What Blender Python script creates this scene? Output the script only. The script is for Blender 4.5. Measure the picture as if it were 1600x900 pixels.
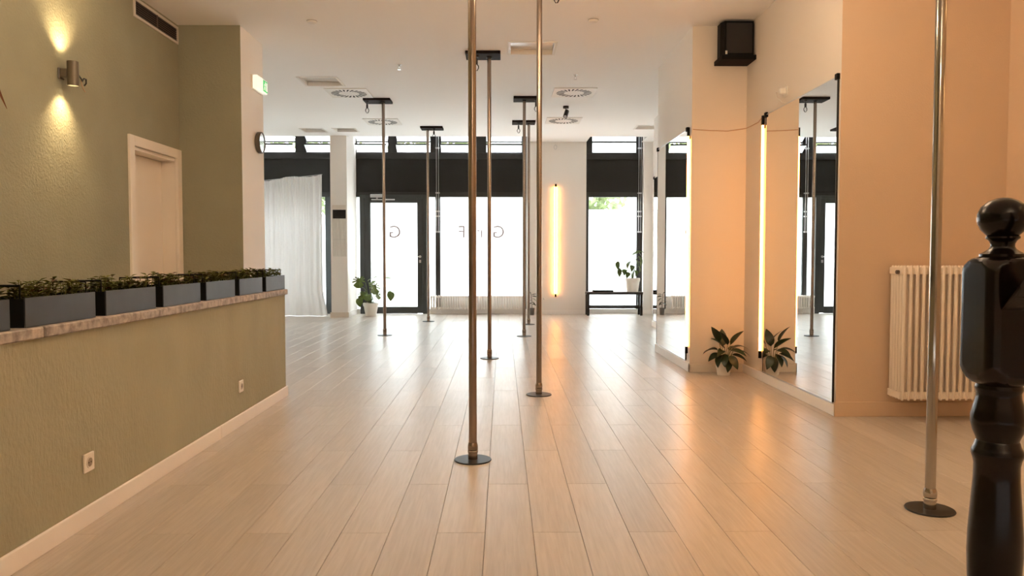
import bpy, math, random
from mathutils import Vector, Matrix
random.seed(7)
scene = bpy.context.scene
for o in list(bpy.data.objects): bpy.data.objects.remove(o)
PI = math.pi

# ------------------------------------------------------------------ camera, world, exposure
cam_d = bpy.data.cameras.new('camera'); cam = bpy.data.objects.new('camera', cam_d)
scene.collection.objects.link(cam); scene.camera = cam
cam_d.sensor_width = 36.0; cam_d.lens = 27.0; cam_d.clip_start = 0.05; cam_d.clip_end = 200
cam.location = (0, 0, 1.2)
cam.rotation_euler = (PI/2 - math.atan(50/1200), 0, -math.atan(15/1200))

WORLD_STRENGTH = 8.4
LED_STRENGTH = 10.0
LED_COL = (1.0, 0.37, 0.075)
WARM = (1.0, 0.74, 0.50)
FILL_LAMP_STRENGTH = 50.0
BEAM = (1.0, 0.72, 0.38)
w = bpy.data.worlds.new('sky'); scene.world = w; w.use_nodes = True
bg = w.node_tree.nodes['Background']; bg.inputs[0].default_value = (0.93, 0.97, 1.0, 1); bg.inputs[1].default_value = WORLD_STRENGTH
vs = scene.view_settings
vs.view_transform = 'Standard'; vs.look = 'None'; vs.gamma = 1.0; vs.use_curve_mapping = False; vs.exposure = 0.95
scene.cycles.use_denoising = True; scene.cycles.use_adaptive_sampling = True; scene.cycles.adaptive_threshold = 0.02
scene.cycles.max_bounces = 14; scene.cycles.diffuse_bounces = 7; scene.cycles.glossy_bounces = 5
scene.cycles.transmission_bounces = 6; scene.cycles.transparent_max_bounces = 12
scene.cycles.sample_clamp_indirect = 12.0; scene.cycles.caustics_reflective = True; scene.cycles.blur_glossy = 0.6; scene.cycles.caustics_refractive = False

# ------------------------------------------------------------------ materials
M = {}
def nodes_of(name):
    m = bpy.data.materials.new(name); m.use_nodes = True
    nt = m.node_tree; b = nt.nodes['Principled BSDF']; M[name] = m
    return m, nt, b
def mat(name, col, rough=0.5, metal=0.0, spec=0.5, var=0.0, vscale=4.0, bump=0.0, bscale=60.0, emit=None, estr=0.0, stretch=(1,1,1), dist=0.004):
    m, nt, b = nodes_of(name)
    b.inputs['Base Color'].default_value = (*col, 1); b.inputs['Roughness'].default_value = rough
    b.inputs['Metallic'].default_value = metal; b.inputs['Specular IOR Level'].default_value = spec
    if var or bump:
        geo = nt.nodes.new('ShaderNodeNewGeometry')
        mp = nt.nodes.new('ShaderNodeMapping'); mp.inputs['Scale'].default_value = stretch
        nt.links.new(geo.outputs['Position'], mp.inputs['Vector'])
    if var:
        n = nt.nodes.new('ShaderNodeTexNoise'); n.inputs['Scale'].default_value = vscale; n.inputs['Detail'].default_value = 5
        nt.links.new(mp.outputs[0], n.inputs['Vector'])
        r = nt.nodes.new('ShaderNodeValToRGB')
        r.color_ramp.elements[0].position = 0.3; r.color_ramp.elements[1].position = 0.7
        r.color_ramp.elements[0].color = (*[c*(1-var) for c in col], 1)
        r.color_ramp.elements[1].color = (*[min(1, c*(1+var)) for c in col], 1)
        nt.links.new(n.outputs['Fac'], r.inputs[0]); nt.links.new(r.outputs[0], b.inputs['Base Color'])
    if bump:
        n2 = nt.nodes.new('ShaderNodeTexNoise'); n2.inputs['Scale'].default_value = bscale; n2.inputs['Detail'].default_value = 3
        nt.links.new(mp.outputs[0], n2.inputs['Vector'])
        bp = nt.nodes.new('ShaderNodeBump'); bp.inputs['Strength'].default_value = bump; bp.inputs['Distance'].default_value = dist
        nt.links.new(n2.outputs['Fac'], bp.inputs['Height']); nt.links.new(bp.outputs[0], b.inputs['Normal'])
    if emit:
        b.inputs['Emission Color'].default_value = (*emit, 1); b.inputs['Emission Strength'].default_value = estr
    return m
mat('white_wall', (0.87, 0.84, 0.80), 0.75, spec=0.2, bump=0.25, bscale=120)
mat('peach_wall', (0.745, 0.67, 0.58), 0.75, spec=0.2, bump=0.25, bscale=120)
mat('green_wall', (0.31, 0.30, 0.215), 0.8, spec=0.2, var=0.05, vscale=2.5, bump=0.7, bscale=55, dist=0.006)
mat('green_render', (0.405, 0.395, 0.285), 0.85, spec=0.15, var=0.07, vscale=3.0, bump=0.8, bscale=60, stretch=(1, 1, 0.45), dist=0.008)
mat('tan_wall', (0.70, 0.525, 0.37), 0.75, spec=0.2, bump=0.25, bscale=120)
mat('ceiling_paint', (0.93, 0.92, 0.90), 0.85, spec=0.1)
mat('trim_white', (0.92, 0.885, 0.85), 0.4, spec=0.4)
mat('door_paint', (0.83, 0.77, 0.69), 0.45, spec=0.35)
mat('stone', (0.39, 0.345, 0.31), 0.65, spec=0.35, var=0.4, vscale=28, bump=0.35, bscale=70)
mat('mortar', (0.16, 0.13, 0.11), 0.9)
mat('black_frame', (0.022, 0.021, 0.020), 0.45, spec=0.4)
mat('spandrel', (0.017, 0.016, 0.015), 0.55, spec=0.3)
mat('frame_grey', (0.045, 0.05, 0.05), 0.4, spec=0.4)
mat('black_metal', (0.012, 0.011, 0.011), 0.42, spec=0.4)
mat('black_plastic', (0.004, 0.0035, 0.0035), 0.55, spec=0.15)
mat('board_black', (0.016, 0.011, 0.010), 0.75, spec=0.12, var=0.2, vscale=20)
mat('pole_steel', (0.34, 0.28, 0.235), 0.2, metal=1.0)
mat('pole_chrome', (0.45, 0.41, 0.36), 0.10, metal=1.0)
mat('chrome', (0.75, 0.73, 0.70), 0.15, metal=1.0)
mat('silver', (0.6, 0.6, 0.6), 0.3, metal=1.0)
mat('mirror', (0.90, 0.915, 0.905), 0.0, metal=1.0)
mat('radiator_white', (0.84, 0.76, 0.66), 0.35, spec=0.45)
mat('socket_white', (0.80, 0.76, 0.69), 0.3, spec=0.5)
mat('socket_shadow', (0.35, 0.29, 0.22), 0.5)
mat('planter_grey', (0.040, 0.046, 0.052), 0.5, spec=0.35, var=0.12, vscale=9)
mat('planter_black', (0.006, 0.006, 0.006), 0.7, spec=0.2)
mat('soil', (0.018, 0.012, 0.008), 0.95, spec=0.1)
mat('herb_leaf', (0.12, 0.125, 0.025), 0.6, spec=0.3, var=0.5, vscale=30)
mat('herb_red', (0.11, 0.05, 0.018), 0.6, spec=0.3)
mat('lily_leaf', (0.016, 0.032, 0.012), 0.38, spec=0.45, var=0.3, vscale=12)
mat('stem_green', (0.10, 0.14, 0.04), 0.5)
mat('stem_pale', (0.30, 0.28, 0.16), 0.5)
mat('monstera_leaf', (0.13, 0.19, 0.04), 0.35, spec=0.5, var=0.35, vscale=9)
mat('pothos_leaf', (0.07, 0.11, 0.03), 0.4, spec=0.45, var=0.4, vscale=14)
mat('dark_leaf', (0.025, 0.032, 0.014), 0.5)
mat('dry_leaf', (0.20, 0.07, 0.025), 0.6)
mat('pot_white', (0.84, 0.82, 0.77), 0.45, spec=0.4)
mat('pot_grey', (0.14, 0.125, 0.11), 0.7)
mat('lamp_body', (0.14, 0.115, 0.08), 0.45, metal=0.2)
mat('lamp_lens', (0.9, 0.8, 0.6), 0.4, emit=(1.0, 0.80, 0.46), estr=9.0)
mat('fill_globe', (0.9, 0.8, 0.6), 0.4, emit=WARM, estr=FILL_LAMP_STRENGTH)  # glow of the added bowl pendants
mat('led', (0.9, 0.8, 0.6), 0.4, emit=LED_COL, estr=LED_STRENGTH)
mat('led_profile', (0.20, 0.17, 0.13), 0.4, metal=0.6)
mat('grille_white', (0.66, 0.60, 0.53), 0.45)
mat('grille_blade', (0.13, 0.095, 0.08), 0.5)
mat('slot_dark', (0.015, 0.013, 0.012), 0.8)
mat('diffuser_white', (0.80, 0.77, 0.72), 0.5)
mat('hatch_glass', (0.72, 0.71, 0.68), 0.25, spec=0.5)
mat('clock_face', (0.55, 0.55, 0.54), 0.06, metal=0.9)
mat('clock_rim', (0.09, 0.075, 0.06), 0.4)
mat('sign_white', (0.9, 0.9, 0.85), 0.4, emit=(1.0, 0.97, 0.82), estr=0.35)
mat('sign_green', (0.03, 0.45, 0.12), 0.4, emit=(0.08, 0.75, 0.22), estr=0.25)
mat('wood_dark', (0.005, 0.0025, 0.0018), 0.2, spec=0.35, var=0.35, vscale=14, stretch=(6, 6, 1))
mat('cable_white', (0.72, 0.66, 0.58), 0.5)
mat('cable_tan', (0.50, 0.32, 0.20), 0.6)
mat('cable_black', (0.01, 0.009, 0.008), 0.5)
mat('curtain', (0.74, 0.73, 0.72), 0.9, spec=0.05)
mat('niche_fabric', (0.85, 0.84, 0.80), 0.9, spec=0.05)
mat('pavement', (0.35, 0.34, 0.32), 0.9, var=0.15, vscale=1.0)
mat('tree_leaf', (0.20, 0.25, 0.13), 0.6, var=0.45, vscale=3.0)
mat('bark', (0.10, 0.075, 0.05), 0.9)
mat('lettering', (0.5, 0.4, 0.38), 0.6)
mat('dark_slab', (0.06, 0.045, 0.035), 0.9)

# curtain: let daylight through the cloth
def add_translucency(name, fac, col):
    m = M[name]; nt = m.node_tree; b = nt.nodes['Principled BSDF']; out = nt.nodes['Material Output']
    t = nt.nodes.new('ShaderNodeBsdfTranslucent'); t.inputs[0].default_value = (*col, 1)
    mx = nt.nodes.new('ShaderNodeMixShader'); mx.inputs[0].default_value = fac
    nt.links.new(b.outputs[0], mx.inputs[1]); nt.links.new(t.outputs[0], mx.inputs[2]); nt.links.new(mx.outputs[0], out.inputs[0])
add_translucency('curtain', 0.12, (0.80, 0.79, 0.79))
add_translucency('monstera_leaf', 0.25, (0.14, 0.22, 0.03))
add_translucency('pothos_leaf', 0.25, (0.18, 0.28, 0.06))
add_translucency('tree_leaf', 0.3, (0.30, 0.36, 0.14))
add_translucency('lettering', 0.9, (0.27, 0.225, 0.215))

def film_material():
    m, nt, b = nodes_of('frosted_film'); out = nt.nodes['Material Output']
    t = nt.nodes.new('ShaderNodeBsdfTranslucent')
    geo = nt.nodes.new('ShaderNodeNewGeometry')
    n = nt.nodes.new('ShaderNodeTexNoise'); n.inputs['Scale'].default_value = 0.8; n.inputs['Detail'].default_value = 2
    nt.links.new(geo.outputs['Position'], n.inputs['Vector'])
    r = nt.nodes.new('ShaderNodeValToRGB')
    r.color_ramp.elements[0].color = (0.74, 0.77, 0.78, 1); r.color_ramp.elements[1].color = (0.84, 0.86, 0.86, 1)
    nt.links.new(n.outputs['Fac'], r.inputs[0]); nt.links.new(r.outputs[0], t.inputs[0])
    b.inputs['Base Color'].default_value = (0.8, 0.82, 0.82, 1); b.inputs['Roughness'].default_value = 0.3
    mx = nt.nodes.new('ShaderNodeMixShader'); mx.inputs[0].default_value = 0.85
    nt.links.new(b.outputs[0], mx.inputs[1]); nt.links.new(t.outputs[0], mx.inputs[2]); nt.links.new(mx.outputs[0], out.inputs[0])
film_material()
def clear_material():
    m, nt, b = nodes_of('clear_glass'); out = nt.nodes['Material Output']
    t = nt.nodes.new('ShaderNodeBsdfTransparent'); t.inputs[0].default_value = (0.95, 0.97, 0.96, 1)
    g = nt.nodes.new('ShaderNodeBsdfGlossy'); g.inputs['Roughness'].default_value = 0.02
    mx = nt.nodes.new('ShaderNodeMixShader'); mx.inputs[0].default_value = 0.05
    nt.links.new(t.outputs[0], mx.inputs[1]); nt.links.new(g.outputs[0], mx.inputs[2]); nt.links.new(mx.outputs[0], out.inputs[0])
clear_material()
def plank_material():
    m, nt, b = nodes_of('plank')
    N = nt.nodes.new; L = nt.links.new
    geo = N('ShaderNodeNewGeometry'); oi = N('ShaderNodeObjectInfo')
    add = N('ShaderNodeMath'); add.operation = 'ADD'; L(oi.outputs['Random'], add.inputs[0]); L(geo.outputs['Random Per Island'], add.inputs[1])
    fr = N('ShaderNodeMath'); fr.operation = 'FRACT'; L(add.outputs[0], fr.inputs[0])
    comb = N('ShaderNodeCombineXYZ')
    mul = N('ShaderNodeMath'); mul.operation = 'MULTIPLY'; mul.inputs[1].default_value = 37.0; L(fr.outputs[0], mul.inputs[0]); L(mul.outputs[0], comb.inputs[2])
    va = N('ShaderNodeVectorMath'); va.operation = 'ADD'; L(geo.outputs['Position'], va.inputs[0]); L(comb.outputs[0], va.inputs[1])
    mp = N('ShaderNodeMapping'); mp.inputs['Scale'].default_value = (34, 1.6, 1); L(va.outputs[0], mp.inputs['Vector'])
    n = N('ShaderNodeTexNoise'); n.inputs['Scale'].default_value = 2.2; n.inputs['Detail'].default_value = 6; n.inputs['Distortion'].default_value = 0.6
    L(mp.outputs[0], n.inputs['Vector'])
    r = N('ShaderNodeValToRGB'); r.color_ramp.elements[0].position = 0.28; r.color_ramp.elements[1].position = 0.75
    r.color_ramp.elements[0].color = (0.45, 0.395, 0.34, 1); r.color_ramp.elements[1].color = (0.56, 0.50, 0.44, 1)
    L(n.outputs['Fac'], r.inputs[0])
    hsv = N('ShaderNodeHueSaturation')
    mr = N('ShaderNodeMapRange'); mr.inputs['To Min'].default_value = 0.93; mr.inputs['To Max'].default_value = 1.07
    L(fr.outputs[0], mr.inputs['Value']); L(mr.outputs[0], hsv.inputs['Value']); L(r.outputs[0], hsv.inputs['Color'])
    L(hsv.outputs[0], b.inputs['Base Color'])
    n3 = N('ShaderNodeTexNoise'); n3.inputs['Scale'].default_value = 3.0; n3.inputs['Detail'].default_value = 4; L(geo.outputs['Position'], n3.inputs['Vector'])
    mr2 = N('ShaderNodeMapRange'); mr2.inputs['To Min'].default_value = 0.28; mr2.inputs['To Max'].default_value = 0.38
    L(n3.outputs['Fac'], mr2.inputs['Value']); L(mr2.outputs[0], b.inputs['Roughness'])
    b.inputs['Specular IOR Level'].default_value = 0.62
    bp = N('ShaderNodeBump'); bp.inputs['Strength'].default_value = 0.12; bp.inputs['Distance'].default_value = 0.001
    L(n.outputs['Fac'], bp.inputs['Height']); L(bp.outputs[0], b.inputs['Normal'])
plank_material()

# ------------------------------------------------------------------ mesh helpers
class MB:
    def __init__(s): s.v = []; s.f = []; s.mi = []; s.cur = 0
    def slot(s, i): s.cur = i; return s
    def add(s, vs_, fs):
        o = len(s.v); s.v += [tuple(p) for p in vs_]
        for f in fs: s.f.append(tuple(i+o for i in f)); s.mi.append(s.cur)
        return s
    def box(s, x0, x1, y0, y1, z0, z1, c=0.0):
        if c <= 0:
            vs_ = [(x, y, z) for z in (z0, z1) for y in (y0, y1) for x in (x0, x1)]
            return s.add(vs_, [(0,2,3,1), (4,5,7,6), (0,1,5,4), (2,6,7,3), (0,4,6,2), (1,3,7,5)])
        import itertools
        pts = {}; vs_ = []
        for ix, iy, iz in itertools.product((0,1), repeat=3):
            X, Y, Z = (x0,x1)[ix], (y0,y1)[iy], (z0,z1)[iz]
            sx, sy, sz = (c,-c)[ix], (c,-c)[iy], (c,-c)[iz]
            pts[ix,iy,iz,0] = len(vs_); vs_.append((X, Y+sy, Z+sz))
            pts[ix,iy,iz,1] = len(vs_); vs_.append((X+sx, Y, Z+sz))
            pts[ix,iy,iz,2] = len(vs_); vs_.append((X+sx, Y+sy, Z))
        P = pts; fs = []
        for i in (0,1):
            fs += [(P[i,0,0,0],P[i,1,0,0],P[i,1,1,0],P[i,0,1,0]), (P[0,i,0,1],P[1,i,0,1],P[1,i,1,1],P[0,i,1,1]), (P[0,0,i,2],P[1,0,i,2],P[1,1,i,2],P[0,1,i,2])]
            for j in (0,1):
                fs += [(P[i,j,0,0],P[i,j,0,1],P[i,j,1,1],P[i,j,1,0]), (P[i,0,j,0],P[i,0,j,2],P[i,1,j,2],P[i,1,j,0]), (P[0,i,j,1],P[0,i,j,2],P[1,i,j,2],P[1,i,j,1])]
                for k in (0,1): fs.append((P[i,j,k,0],P[i,j,k,1],P[i,j,k,2]))
        return s.add(vs_, fs)
    def tube(s, pts, r, n=8, caps=True):
        pts = [Vector(p) for p in pts]; rs = r if isinstance(r, (list, tuple)) else [r]*len(pts)
        rings = []; ref = None
        for i, p in enumerate(pts):
            d = (pts[min(i+1, len(pts)-1)] - pts[max(i-1, 0)]).normalized()
            if ref is None: ref = Vector((1,0,0)) if abs(d.x) < 0.8 else Vector((0,1,0))
            a = (ref - d*ref.dot(d)).normalized(); b = d.cross(a); ref = a
            rings.append([p + (a*math.cos(2*PI*k/n) + b*math.sin(2*PI*k/n))*rs[i] for k in range(n)])
        vs_ = [q for rg in rings for q in rg]; fs = []
        for i in range(len(pts)-1):
            for k in range(n): fs.append((i*n+k, i*n+(k+1)%n, (i+1)*n+(k+1)%n, (i+1)*n+k))
        if caps: fs += [tuple(range(n))[::-1], tuple((len(pts)-1)*n+k for k in range(n))]
        return s.add(vs_, fs)
    def lathe(s, prof, c=(0,0,0), n=24, caps=True):
        vs_ = []; fs = []
        for r, z in prof:
            for k in range(n): vs_.append((c[0]+r*math.cos(2*PI*k/n), c[1]+r*math.sin(2*PI*k/n), c[2]+z))
        for i in range(len(prof)-1):
            for k in range(n): fs.append((i*n+k, i*n+(k+1)%n, (i+1)*n+(k+1)%n, (i+1)*n+k))
        if caps and prof[0][0] > 1e-5: fs.append(tuple(range(n))[::-1])
        if caps and prof[-1][0] > 1e-5: fs.append(tuple((len(prof)-1)*n+k for k in range(n)))
        return s.add(vs_, fs)
    def prism(s, poly, axis, a0, a1):          # poly of 2D points extruded along an axis
        n = len(poly)
        def P(u, v, a): return {'x': (a,u,v), 'y': (u,a,v), 'z': (u,v,a)}[axis]
        vs_ = [P(u, v, a0) for u, v in poly] + [P(u, v, a1) for u, v in poly]
        fs = [tuple(range(n)), tuple(range(n, 2*n))[::-1]] + [(i, n+i, n+(i+1)%n, (i+1)%n) for i in range(n)]
        return s.add(vs_, fs)
    def mesh(s, name, mats, smooth=False, org=(0,0,0)):
        me = bpy.data.meshes.new(name)
        me.from_pydata([(p[0]-org[0], p[1]-org[1], p[2]-org[2]) for p in s.v], [], s.f)
        for m in (mats if isinstance(mats, (list, tuple)) else [mats]): me.materials.append(M[m])
        me.polygons.foreach_set('material_index', s.mi)
        if smooth:
            me.polygons.foreach_set('use_smooth', [True]*len(me.polygons))
        me.update()
        import bmesh
        bm = bmesh.new(); bm.from_mesh(me); bmesh.ops.recalc_face_normals(bm, faces=bm.faces); bm.to_mesh(me); bm.free()
        if smooth:
            try: me.set_sharp_from_angle(angle=math.radians(38))
            except Exception: pass
        return me
    def build(s, name, mats, parent=None, smooth=False, org=(0,0,0)):
        return link(name, s.mesh(name, mats, smooth, org), parent, org)
def link(name, data, parent=None, loc=(0,0,0)):
    o = bpy.data.objects.new(name, data); scene.collection.objects.link(o); o.location = loc
    if parent: o.parent = parent
    return o
def tag(o, label=None, cat=None, group=None, kind=None):
    if label: o['label'] = label
    if cat: o['category'] = cat
    if group: o['group'] = group
    if kind: o['kind'] = kind
    return o
def thing(name, loc, label, cat, group=None, rz=0):
    o = bpy.data.objects.new(name, None); scene.collection.objects.link(o); o.location = loc; o.rotation_euler = (0,0,rz)
    o.empty_display_size = 0.1
    return tag(o, label, cat, group)
def struct(o, label=None, cat=None): return tag(o, label, cat, kind='structure')
def struct_root(name, loc, label, cat):
    o = bpy.data.objects.new(name, None); scene.collection.objects.link(o); o.location = loc; o.empty_display_size = 0.1
    return tag(o, label, cat, kind='structure')
def B(*a): return MB().box(*a)

H = 3.53                 # ceiling height
YG = 16.0                # glazing plane
YF = 15.79               # face of the far wall

# ------------------------------------------------------------------ floor and its planks
PW, PL = 0.2083, 1.41
floor = struct(B(-6.2, 4.2, -3.2, 16.2, -0.2, -0.02).build('floor', 'dark_slab'), 'light oak plank floor running from the foreground to the windows', 'floor')
pm = MB(); g = 0.0009; c = 0.0012
x0, x1, y0, y1 = g, PW-g, g, PL-g
pm.add([(x0,y0,-0.02),(x1,y0,-0.02),(x1,y1,-0.02),(x0,y1,-0.02),(x0,y0,-c),(x1,y0,-c),(x1,y1,-c),(x0,y1,-c),(x0+c,y0+c,0),(x1-c,y0+c,0),(x1-c,y1-c,0),(x0+c,y1-c,0)],
       [(3,2,1,0),(0,1,5,4),(1,2,6,5),(2,3,7,6),(3,0,4,7),(4,5,9,8),(5,6,10,9),(6,7,11,10),(7,4,8,11),(8,9,10,11)])
plank_mesh = pm.mesh('plank', 'plank')
fpx = 1200.0
def inside_room(x, y):
    if x < -1.86 and y < 6.6 and x > -2.1: return False
    if y < 5.68: return x < 3.75
    if y < 7.88: return x < 2.5
    if y < 9.6: return x < 1.94
    if y < 13.1: return x < 2.57
    return x < 3.1
planks = []
for k in range(-30, 20):
    xs = -0.076 + PW*k
    if xs + PW < -6.15 or xs > 4.1: continue
    off = 3.29 if (k % 2 != 0) else 4.0
    for j in range(-6, 11):
        ys = off + PL*j
        if ys < -3.1 or ys > 15.8: continue
        cx, cy = xs + PW/2, ys + PL/2
        area = 0
        best = 0
        for t in (0.1, 0.5, 0.9):
            yy = ys + PL*t
            if yy < 2.6: continue
            u = 785 + cx/yy*fpx
            if -30 < u < 1630 and inside_room(cx, yy) and not (yy < 6.6 and cx < -1.86):
                best += 1.0/yy**3
        planks.append((best, xs, ys))
planks.sort(key=lambda t: -t[0])
rest = MB()
for i, (a, xs, ys) in enumerate(planks):
    if i < 298 and a > 0 and ys + PL < 15.97: link('plank', plank_mesh, floor, (xs, ys, 0))
    else:
        rest.add([(v[0]+xs, min(v[1]+ys, 15.97), v[2]) for v in pm.v], pm.f)
tag(rest.build('far_planks', 'plank', floor), kind='stuff')

# ------------------------------------------------------------------ ceiling (with sunken hatches) and slot above the windows
hatches = [(-2.42, 10.40, 0.54, 'square recessed ceiling hatch above the left of the room, nearest the exit sign'),
           (0.335, 8.73, 0.54, 'square recessed ceiling hatch between the two foremost poles'),
           (-3.50, 14.40, 0.44, 'recessed ceiling hatch by the far windows, left of the column'),
           (-2.90, 14.36, 0.44, 'recessed ceiling hatch by the far windows, right above the column front'),
           (2.62, 13.98, 0.44, 'recessed ceiling hatch in the far right corner above the bench')]
cm = MB()
xs_ = sorted({-6.2, -3.34, -3.02, 0.5, 1.72, 4.2} | {h[0]-h[2]/2 for h in hatches} | {h[0]+h[2]/2 for h in hatches})
ys_ = sorted({-3.2, 15.1, 15.8} | {h[1]-h[2]/2 for h in hatches} | {h[1]+h[2]/2 for h in hatches})
for i in range(len(xs_)-1):
    for j in range(len(ys_)-1):
        cx, cy = (xs_[i]+xs_[i+1])/2, (ys_[j]+ys_[j+1])/2
        if any(abs(cx-h[0]) < h[2]/2 and abs(cy-h[1]) < h[2]/2 for h in hatches): continue
        if cy > 15.1 and not (-3.34 < cx < -3.02 or 0.5 < cx < 1.72 or cx > 2.9): continue
        cm.add([(xs_[i],ys_[j],H),(xs_[i+1],ys_[j],H),(xs_[i+1],ys_[j+1],H),(xs_[i],ys_[j+1],H)], [(0,1,2,3)])
cm.box(-6.2, 4.2, -3.2, 15.1, H+0.12, H+0.3)
cm.box(-6.2, 4.2, 15.04, 15.1, H+0.002, 4.1); cm.box(-6.2, 4.2, 15.04, 16.3, 4.1, 4.2)
struct(cm.build('ceiling', 'ceiling_paint'), 'smooth white ceiling over the whole studio', 'ceiling')

for hx, hy, hs, lab in hatches:
    r = struct_root('trim_1', (hx, hy, H), lab, 'ceiling hatch')
    s = hs/2
    m = MB(); t = 0.03
    for a in ((-s, s, -s, -s+t), (-s, s, s-t, s), (-s, -s+t, -s+t, s-t), (s-t, s, -s+t, s-t)): m.box(a[0], a[1], a[2], a[3], -0.006, 0.10)
    m.build('frame', 'diffuser_white', r)
    B(-s+t, s-t, -s+t, s-t, 0.05, 0.10).build('panel', 'hatch_glass', r)

# ------------------------------------------------------------------ walls
m = MB()                                     # left wall with a door opening
m.box(-3.5, -3.28, -3.2, 6.87, 0, H); m.box(-3.5, -3.28, 6.87, 7.86, 2.18, H); m.box(-3.5, -3.28, 7.86, 7.9, 0, H); m.box(-3.56, -3.5, 6.5, 7.9, 0, 2.4)
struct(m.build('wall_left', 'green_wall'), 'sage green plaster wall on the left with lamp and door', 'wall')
m = MB(); m.box(-6.2, -2.65, 7.9, 8.62, 0, H)
m.mi = [1]*6; m.mi[2] = 0
struct(m.build('wall_left_return', ['green_wall', 'white_wall']), 'dark sage end wall with white side carrying the exit sign', 'wall')
struct(B(-6.3, -6.2, 8.6, 16.2, 0, 4.2).build('wall_far_left', 'white_wall'), 'white side wall behind the curtain bay', 'wall')
struct(B(-3.6, 4.2, -3.3, -3.2, 0, H).build('wall_back', 'peach_wall'), 'plain wall behind the viewer', 'wall')
struct(B(3.74, 3.95, -3.2, 5.68, 0, H).build('wall_right', 'tan_wall'), 'plain side wall at the right edge by the stair post', 'wall')
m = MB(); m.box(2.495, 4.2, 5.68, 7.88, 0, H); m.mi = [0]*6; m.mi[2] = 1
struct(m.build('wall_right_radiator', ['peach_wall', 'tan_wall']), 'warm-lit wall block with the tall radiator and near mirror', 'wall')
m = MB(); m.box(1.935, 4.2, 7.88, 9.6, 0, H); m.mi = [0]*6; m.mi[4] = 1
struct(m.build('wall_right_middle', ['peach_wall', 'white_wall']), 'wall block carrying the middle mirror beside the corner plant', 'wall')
m = MB(); m.box(2.575, 4.2, 9.6, 13.1, 0, H)
struct(m.build('wall_right_far', 'white_wall'), 'far right wall carrying the farthest mirror', 'wall')
m = MB(); m.box(3.08, 4.2, 13.1, 16.1, 0, 4.1); m.box(2.9, 3.08, YF, 16.1, 0, 4.1)
struct(m.build('wall_right_corner', 'white_wall'), 'pale wall strip right of the bench window', 'wall')
m = MB(); m.box(0.5, 1.72, YF, 16.1, 0, 4.1)
struct(m.build('wall_front', 'white_wall'), 'white wall pier between the two windows with a light bar', 'wall')
# column with a recessed panel
m = MB(); m.box(-3.34, -3.02, 15.22, 16.1, 0, 4.1)
m.box(-3.34, -3.02, 15.02, 15.22, 0, 1.19); m.box(-3.34, -3.02, 15.02, 15.22, 2.19, H); m.box(-3.34, -3.305, 15.02, 15.22, 1.19, 2.19); m.box(-3.045, -3.02, 15.02, 15.22, 1.19, 2.19)
pil = struct(m.build('wall_column', 'white_wall'), 'slim beige column beside the curtain with a recessed panel', 'column')
m = MB(); n = 40
for i in range(n):
    xa = -3.305 + 0.26*i/n; xb = -3.305 + 0.26*(i+1)/n
    ya = 15.06 + 0.008*math.sin(i*1.9); yb = 15.06 + 0.008*math.sin((i+1)*1.9)
    m.add([(xa,ya,1.19),(xb,yb,1.19),(xb,yb,1.93),(xa,ya,1.93)], [(0,1,2,3)])
m.build('gathered_cloth', 'niche_fabric', pil, smooth=True)
B(-3.305, -3.045, 15.05, 15.21, 1.93, 2.10).build('dark_band', 'spandrel', pil)
B(-3.305, -3.045, 15.03, 15.2, 2.10, 2.19).build('niche_head', 'peach_wall', pil)
B(-3.305, -3.045, 15.04, 15.048, 1.52, 1.526).build('seam', 'silver', pil)
B(-3.36, -3.00, 15.0, 15.02, 0, 0.10).build('skirting', 'peach_wall', pil)

# half wall with coping slabs
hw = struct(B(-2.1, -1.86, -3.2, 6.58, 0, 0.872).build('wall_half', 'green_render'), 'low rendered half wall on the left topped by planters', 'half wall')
ends = [-3.2, -0.83, 0.48, 1.79, 3.10, 4.41, 5.72, 6.60]
for i in range(len(ends)-1):
    B(-2.13, -1.838, ends[i]+0.004, ends[i+1]-0.004, 0.872, 0.917, 0.005).build('coping_slab', 'stone', hw)
B(-2.10, -1.85, -3.2, 6.58, 0.874, 0.905).build('coping_mortar', 'mortar', hw)

# skirting boards
def skirting(name, boxes, label, material='trim_white'):
    m = MB()
    for b in boxes: m.box(*b, 0.003)
    return struct(m.build(name, material), label, 'baseboard')
def skirting_children(name, pieces, label, material='trim_white'):
    r = struct_root(name, (0,0,0), label, 'baseboard')
    for b in pieces: B(*b, 0.003).build('board', material, r)
    return r
skirting_children('baseboard_half_wall', [(-1.86, -1.845, -3.2, 2.2, 0, 0.085), (-1.86, -1.845, 2.2, 5.02, 0, 0.085), (-1.86, -1.845, 5.025, 6.6, 0, 0.085), (-2.1, -1.845, 6.58, 6.598, 0, 0.085)], 'white skirting board along the low green wall')
skirting('baseboard_right_near', [(2.48, 2.497, 5.665, 7.88, 0, 0.085)], 'white skirting below the near mirror')
skirting('baseboard_right_radiator', [(2.48, 3.74, 5.663, 5.68, 0, 0.11)], 'painted skirting below the tall radiator', 'tan_wall')
skirting('baseboard_right_side', [(3.723, 3.74, -3.2, 5.66, 0, 0.11)], 'painted skirting at the right edge behind the stair post', 'tan_wall')
skirting('baseboard_alcove', [(1.92, 2.48, 7.863, 7.88, 0, 0.085)], 'skirting behind the corner plant', 'peach_wall')
skirting('baseboard_right_middle', [(1.92, 1.936, 7.863, 9.62, 0, 0.095), (1.92, 2.57, 9.6, 9.62, 0, 0.095)], 'white skirting below the middle mirror')
skirting('baseboard_right_far', [(2.56, 2.577, 9.62, 13.12, 0, 0.09), (2.56, 3.08, 13.1, 13.12, 0, 0.09)], 'white skirting below the farthest mirror')
skirting('baseboard_front', [(0.485, 1.735, YF-0.015, YF, 0, 0.085)], 'white skirting below the far light bar')
skirting('baseboard_front_corner', [(2.885, 3.08, YF-0.015, YF, 0, 0.085)], 'white skirting right of the bench')
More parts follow.
